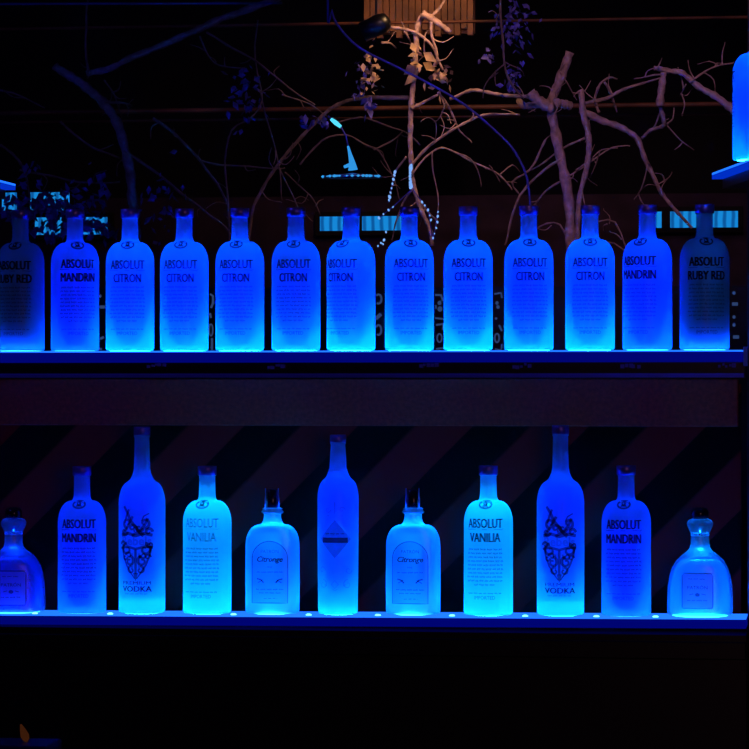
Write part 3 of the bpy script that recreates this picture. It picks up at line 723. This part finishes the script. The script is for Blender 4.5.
leaves((245, 92), 50, 32, 42, 6, .9, M['blue_leaf'], T5, 10); leaves((310, 120), 18, 20, 14, 6, .9, M['blue_leaf'], T5, 11); leaves((160, 205), 40, 34, 40, 6, .9, M['blue_leaf'], T5, 12)
# leafy sprig, top
T6 = tree('leafy_sprig', ([(500, -6), (501, 20), (503, 45), (505, 62), (508, 76), (516, 90), (524, 98)], 1.3, 1.0), 'blue lit leafy sprig hanging from the top, left of the thick trunk',
 [([(505, 64), (492, 76), (484, 88), (483, 98)], .8, .6), ([(506, 62), (520, 70), (524, 76)], .7, .4)], M['twig'], Y=.78, extra=4)
leaves((513, 22), 100, 30, 38, 5, .85, M['blue_leaf'], T6, 13); leaves((514, 78), 28, 13, 22, 5, .85, M['blue_leaf'], T6, 14); leaves((488, 55), 10, 12, 10, 5, .85, M['blue_leaf'], T6, 15)

# blue cable
cp = [(326, -700), (327, -40), (332, 10), (340, 28), (360, 48), (395, 66), (430, 84), (465, 105), (500, 135), (515, 152), (527, 178), (531, 215)]
tag(MB().tube(smooth_pts([at(x, y, .7) for x, y in cp]), 1.2*mpp(.7), 8).build('cable', M['cable']), 'dark blue cable sagging from the top down behind the tenth bottle', 'cable')
# small glowing beads along the twigs
fr = empty('fairy_lights', at(411, 160, .88)); tag(fr, 'string of pale cyan lights wound on twigs above the seventh and eighth bottles', 'string lights')
def bead_row(pts, r_, n):
    pts = smooth_pts([at(x, y, .86) for x, y in pts]) if len(pts) > 2 else [at(x, y, .86) for x, y in pts]
    tot = len(pts)-1
    for i in range(n):
        t = i/(max(1, n-1))*tot; a = int(min(t, tot-1)); p = pts[a].lerp(pts[a+1], t-a)
        k = r_*mpp(.86)*random.uniform(.6, 1.15)
        mb = MB().lathe([(.0002, -k*1.5), (k*.75, -k*.9), (k, 0), (k*.75, k*.9), (.0002, k*1.5)], 8)
        o = mb.build('bulb', M['fairy'], fr); o.location = p-fr.location; o.rotation_euler = (random.uniform(-.5, .5), random.uniform(-.6, .6), 0)
bead_row([(411, 166), (410, 176), (411, 187)], 1.9, 9); bead_row([(395, 172), (392, 186), (389, 200)], 1.4, 8); bead_row([(393, 207), (386, 212), (379, 218)], 1.2, 4)
bead_row([(422, 202), (428, 210), (431, 220)], 1.0, 5); bead_row([(438, 212), (437, 225), (433, 238)], 1.0, 6); bead_row([(384, 240), (378, 246)], 1.1, 3); bead_row([(386, 232), (383, 244)], .9, 2)
wr = MB()
for q in ([(411, 160), (411, 190), (395, 205), (379, 218)], [(397, 168), (392, 186), (388, 203)], [(413, 190), (428, 210), (433, 240)], [(438, 210), (433, 240)]):
    wr.tube([at(x, y, .865) for x, y in q], .6*mpp(.87), 5)
o = wr.build('wire', M['cable'], fr); o.location = -fr.location
# pendant with glowing tray
pn = empty('pendant_lamp', at(352, 178, .9)); tag(pn, 'cyan glowing pendant lamp with a flat wide shade hanging behind the sixth and seventh bottles', 'lamp')
L0 = pn.location; k = mpp(.9)
def rel(x, y, Y=.9): return at(x, y, Y)-L0
mb = MB(); mb.lathe([(30*k, 0), (31*k, 1.2*k), (29*k, 2.4*k), (8*k, 4.2*k), (2*k, 5*k)], 40, shape=lambda a, r, z: (r*math.sin(a), -.6*r*math.cos(a)), close_top=True, close_bot=True)
mb.build('lamp_shade', M['lamp_metal'], pn)
mb = MB(); rr = random.Random(5)
for i in range(34):
    a = rr.uniform(-1, 1)*1.25; x = 30*k*math.sin(a); y = -18*k*math.cos(a)-.002; q = rr.uniform(1.1, 2.3)*k
    mb.lathe([(.0002, -q*.7), (q, 0), (.0002, q*.7)], 8, cx=x, cy=y); 
o = mb.build('rim_lights', M['lamp_glow'], pn); o.location = (0, 0, 1.2*k)
mb = MB(); mb.tube([rel(348, 146), rel(350, 154), rel(352, 162), rel(353, 170)], [1.0*k, 1.8*k, 3.0*k, 4.8*k], 10); mb.tube([rel(352, 164), rel(344, 167)], [2.2*k, 1.4*k], 8)
mb.build('lamp_stem', M['lamp_glow'], pn)
MB().tube([rel(331, 119), rel(336, 123), rel(341, 127)], [1.6*k, 2.4*k, 1.6*k], 8).build('bulb', emission('bright_bulb', (.10, .75, 1), 1.0), pn)
MB().tube([rel(328, 116), rel(341, 127), rel(346, 136), rel(348, 146)], .9*k, 6).build('cord', M['cable'], pn)

# warm slatted wood and pipes up top
a = at(364, 34, 1.6); b = at(474, -30, 1.6)
mb = MB(); n = 17; wdt = (b.x-a.x)/n
for i in range(n): mb.box(a.x+i*wdt, a.x+(i+.86)*wdt, 1.6, 1.62, a.z+.01*math.sin(i*2.2), b.z)
mb.box(a.x, b.x, 1.62, 1.63, a.z, b.z)
tag(mb.build('slatted_panel', M['wood'], smooth=False), 'brown wooden slatted panel lit warm orange at the top centre', 'panel')
for (y, x0, x1, r_, lb) in ((106, 225, 562, 2.4, 'brown horizontal pipe crossing behind the branches, lower one'), (21, 386, 505, 1.6, 'short brown pipe in front of the warm slatted panel, upper one')):
    p, q = at(x0, y, 1.45), at(x1, y, 1.45); p.x = -3; q.x = 3; p.z = q.z
    tag(MB().tube([p, q], r_*mpp(1.45), 12).build('pipe', M['pipe']), lb, 'pipe')
tag(MB().tube([Vector((-3, 1.5, at(540, 116, 1.5).z)), Vector((3, 1.5, at(540, 116, 1.5).z))], 1.2*mpp(1.5), 10).build('pipe', M['pipe']), 'thin brown rod just under the lower horizontal pipe', 'pipe')
# dark spotlight housing
sp = empty('spotlight', at(376, 26, .8)); tag(sp, 'black spotlight head hanging left of the warm wooden slats', 'spotlight')
k = mpp(.8)
o = MB().lathe([(9*k, -15*k), (10*k, -15*k), (10.5*k, 6*k), (8*k, 13*k), (3*k, 15*k)], 32, close_top=True).build('lamp_head', M['black'], sp); o.rotation_euler = (0, 1.15, 0)
MB().box(-1*k, 1*k, -1*k, 1*k, 6*k, 60*k).build('bracket', M['black'], sp, smooth=False)
# rail along the top left
p, q = at(-20, 4, .3), at(282, 3, .3)
tag(MB().tube([p, q], 1.3*mpp(.3), 10).build('curtain_rail', principled('blue_grey_rail', (.02, .02, .12), .5)), 'thin dark blue rail along the top left of the frame', 'rail')

# backlit lettering on a dark board behind the upper bottles
YS = .5
sa = at(88, 353, YS); sb = at(748, 286, YS)
sg = tag(MB().box(sa.x, sb.x, YS, YS+.01, 0, sb.z).build('sign_board', M['dark_wall'], smooth=False), 'dark board with pale blue illegible lettering seen between the upper bottles', 'sign')
def strokes(cx, lst):
    mb = MB(); k = mpp(YS)
    for pts, wd in lst:
        v, f = ribbon(pts, wd)
        vs0 = [at(cx+x, y, YS-.001) for x, y in v]; n = len(vs0)
        mb.add(vs0+[p+Vector((0, -.001, 0)) for p in vs0], [tuple(i+n for i in q) for q in f]+list(f))
    mb.build('lettering', M['pale_letters'], sg, smooth=False)
def ring(cx, cy, rx, ry, a0=0, a1=2*PI, n=14): return [(cx+rx*math.cos(a0+(a1-a0)*i/n), cy+ry*math.sin(a0+(a1-a0)*i/n)) for i in range(n+1)]
strokes(101, [(ring(-1, 296, .8, 1), 1.4), ([(-1.5, 307), (4, 307)], 3.2), ([(-1, 339), (3, 337)], 2.6), ([(-2, 349), (1, 349)], 2.2)])
strokes(211, [([(-1, 294), (2, 296), (2, 303), (0, 308)], 2.2), ([(-1, 313), (0, 318)], 2), (ring(0, 330, 1.8, 6), 1.4), ([(1, 338), (1, 350)], 2.2)])
strokes(378.5, [(ring(0, 299, 3.0, 4.6, -2.4, 2.2), 2.0), ([(-3, 319), (2.5, 314)], 3.6), (ring(0, 330, 2.8, 5.0, -2.6, 2.2), 2.0)])
strokes(439, [([(-4, 295), (2, 295), (4, 301)], 2.2), (ring(.5, 303, 1.0, 1.2), 2.0), (ring(1, 309, 1.3, 1.6), 2.4), ([(-3, 305), (-3, 309)], 1.4), ([(-4, 318), (4, 319)], 1.8), ([(-3, 325), (4, 324), (4, 330)], 2.2), (ring(.5, 338, 2.4, 4.2), 1.6), ([(-3, 349), (4, 348)], 1.8)])
strokes(498, [([(-4, 294), (3, 293), (4, 298)], 1.8), (ring(-1, 303, .8, 1), 1.8), (ring(0, 307, .8, 1), 1.8), ([(-3, 318), (-1, 319)], 2.4), ([(1, 325), (4, 331)], 1.8), (ring(-1, 338, 2.2, 4.4), 1.8), ([(-3, 349), (3, 350), (4, 344)], 1.4)])
strokes(734, [(ring(0, 293, .8, 1), 1.6), ([(-2, 304), (4, 304)], 3.4), (ring(0, 317, .8, 1), 1.6), (ring(0, 325, .8, 1), 1.6), ([(-1, 337), (5, 337)], 3.4)])
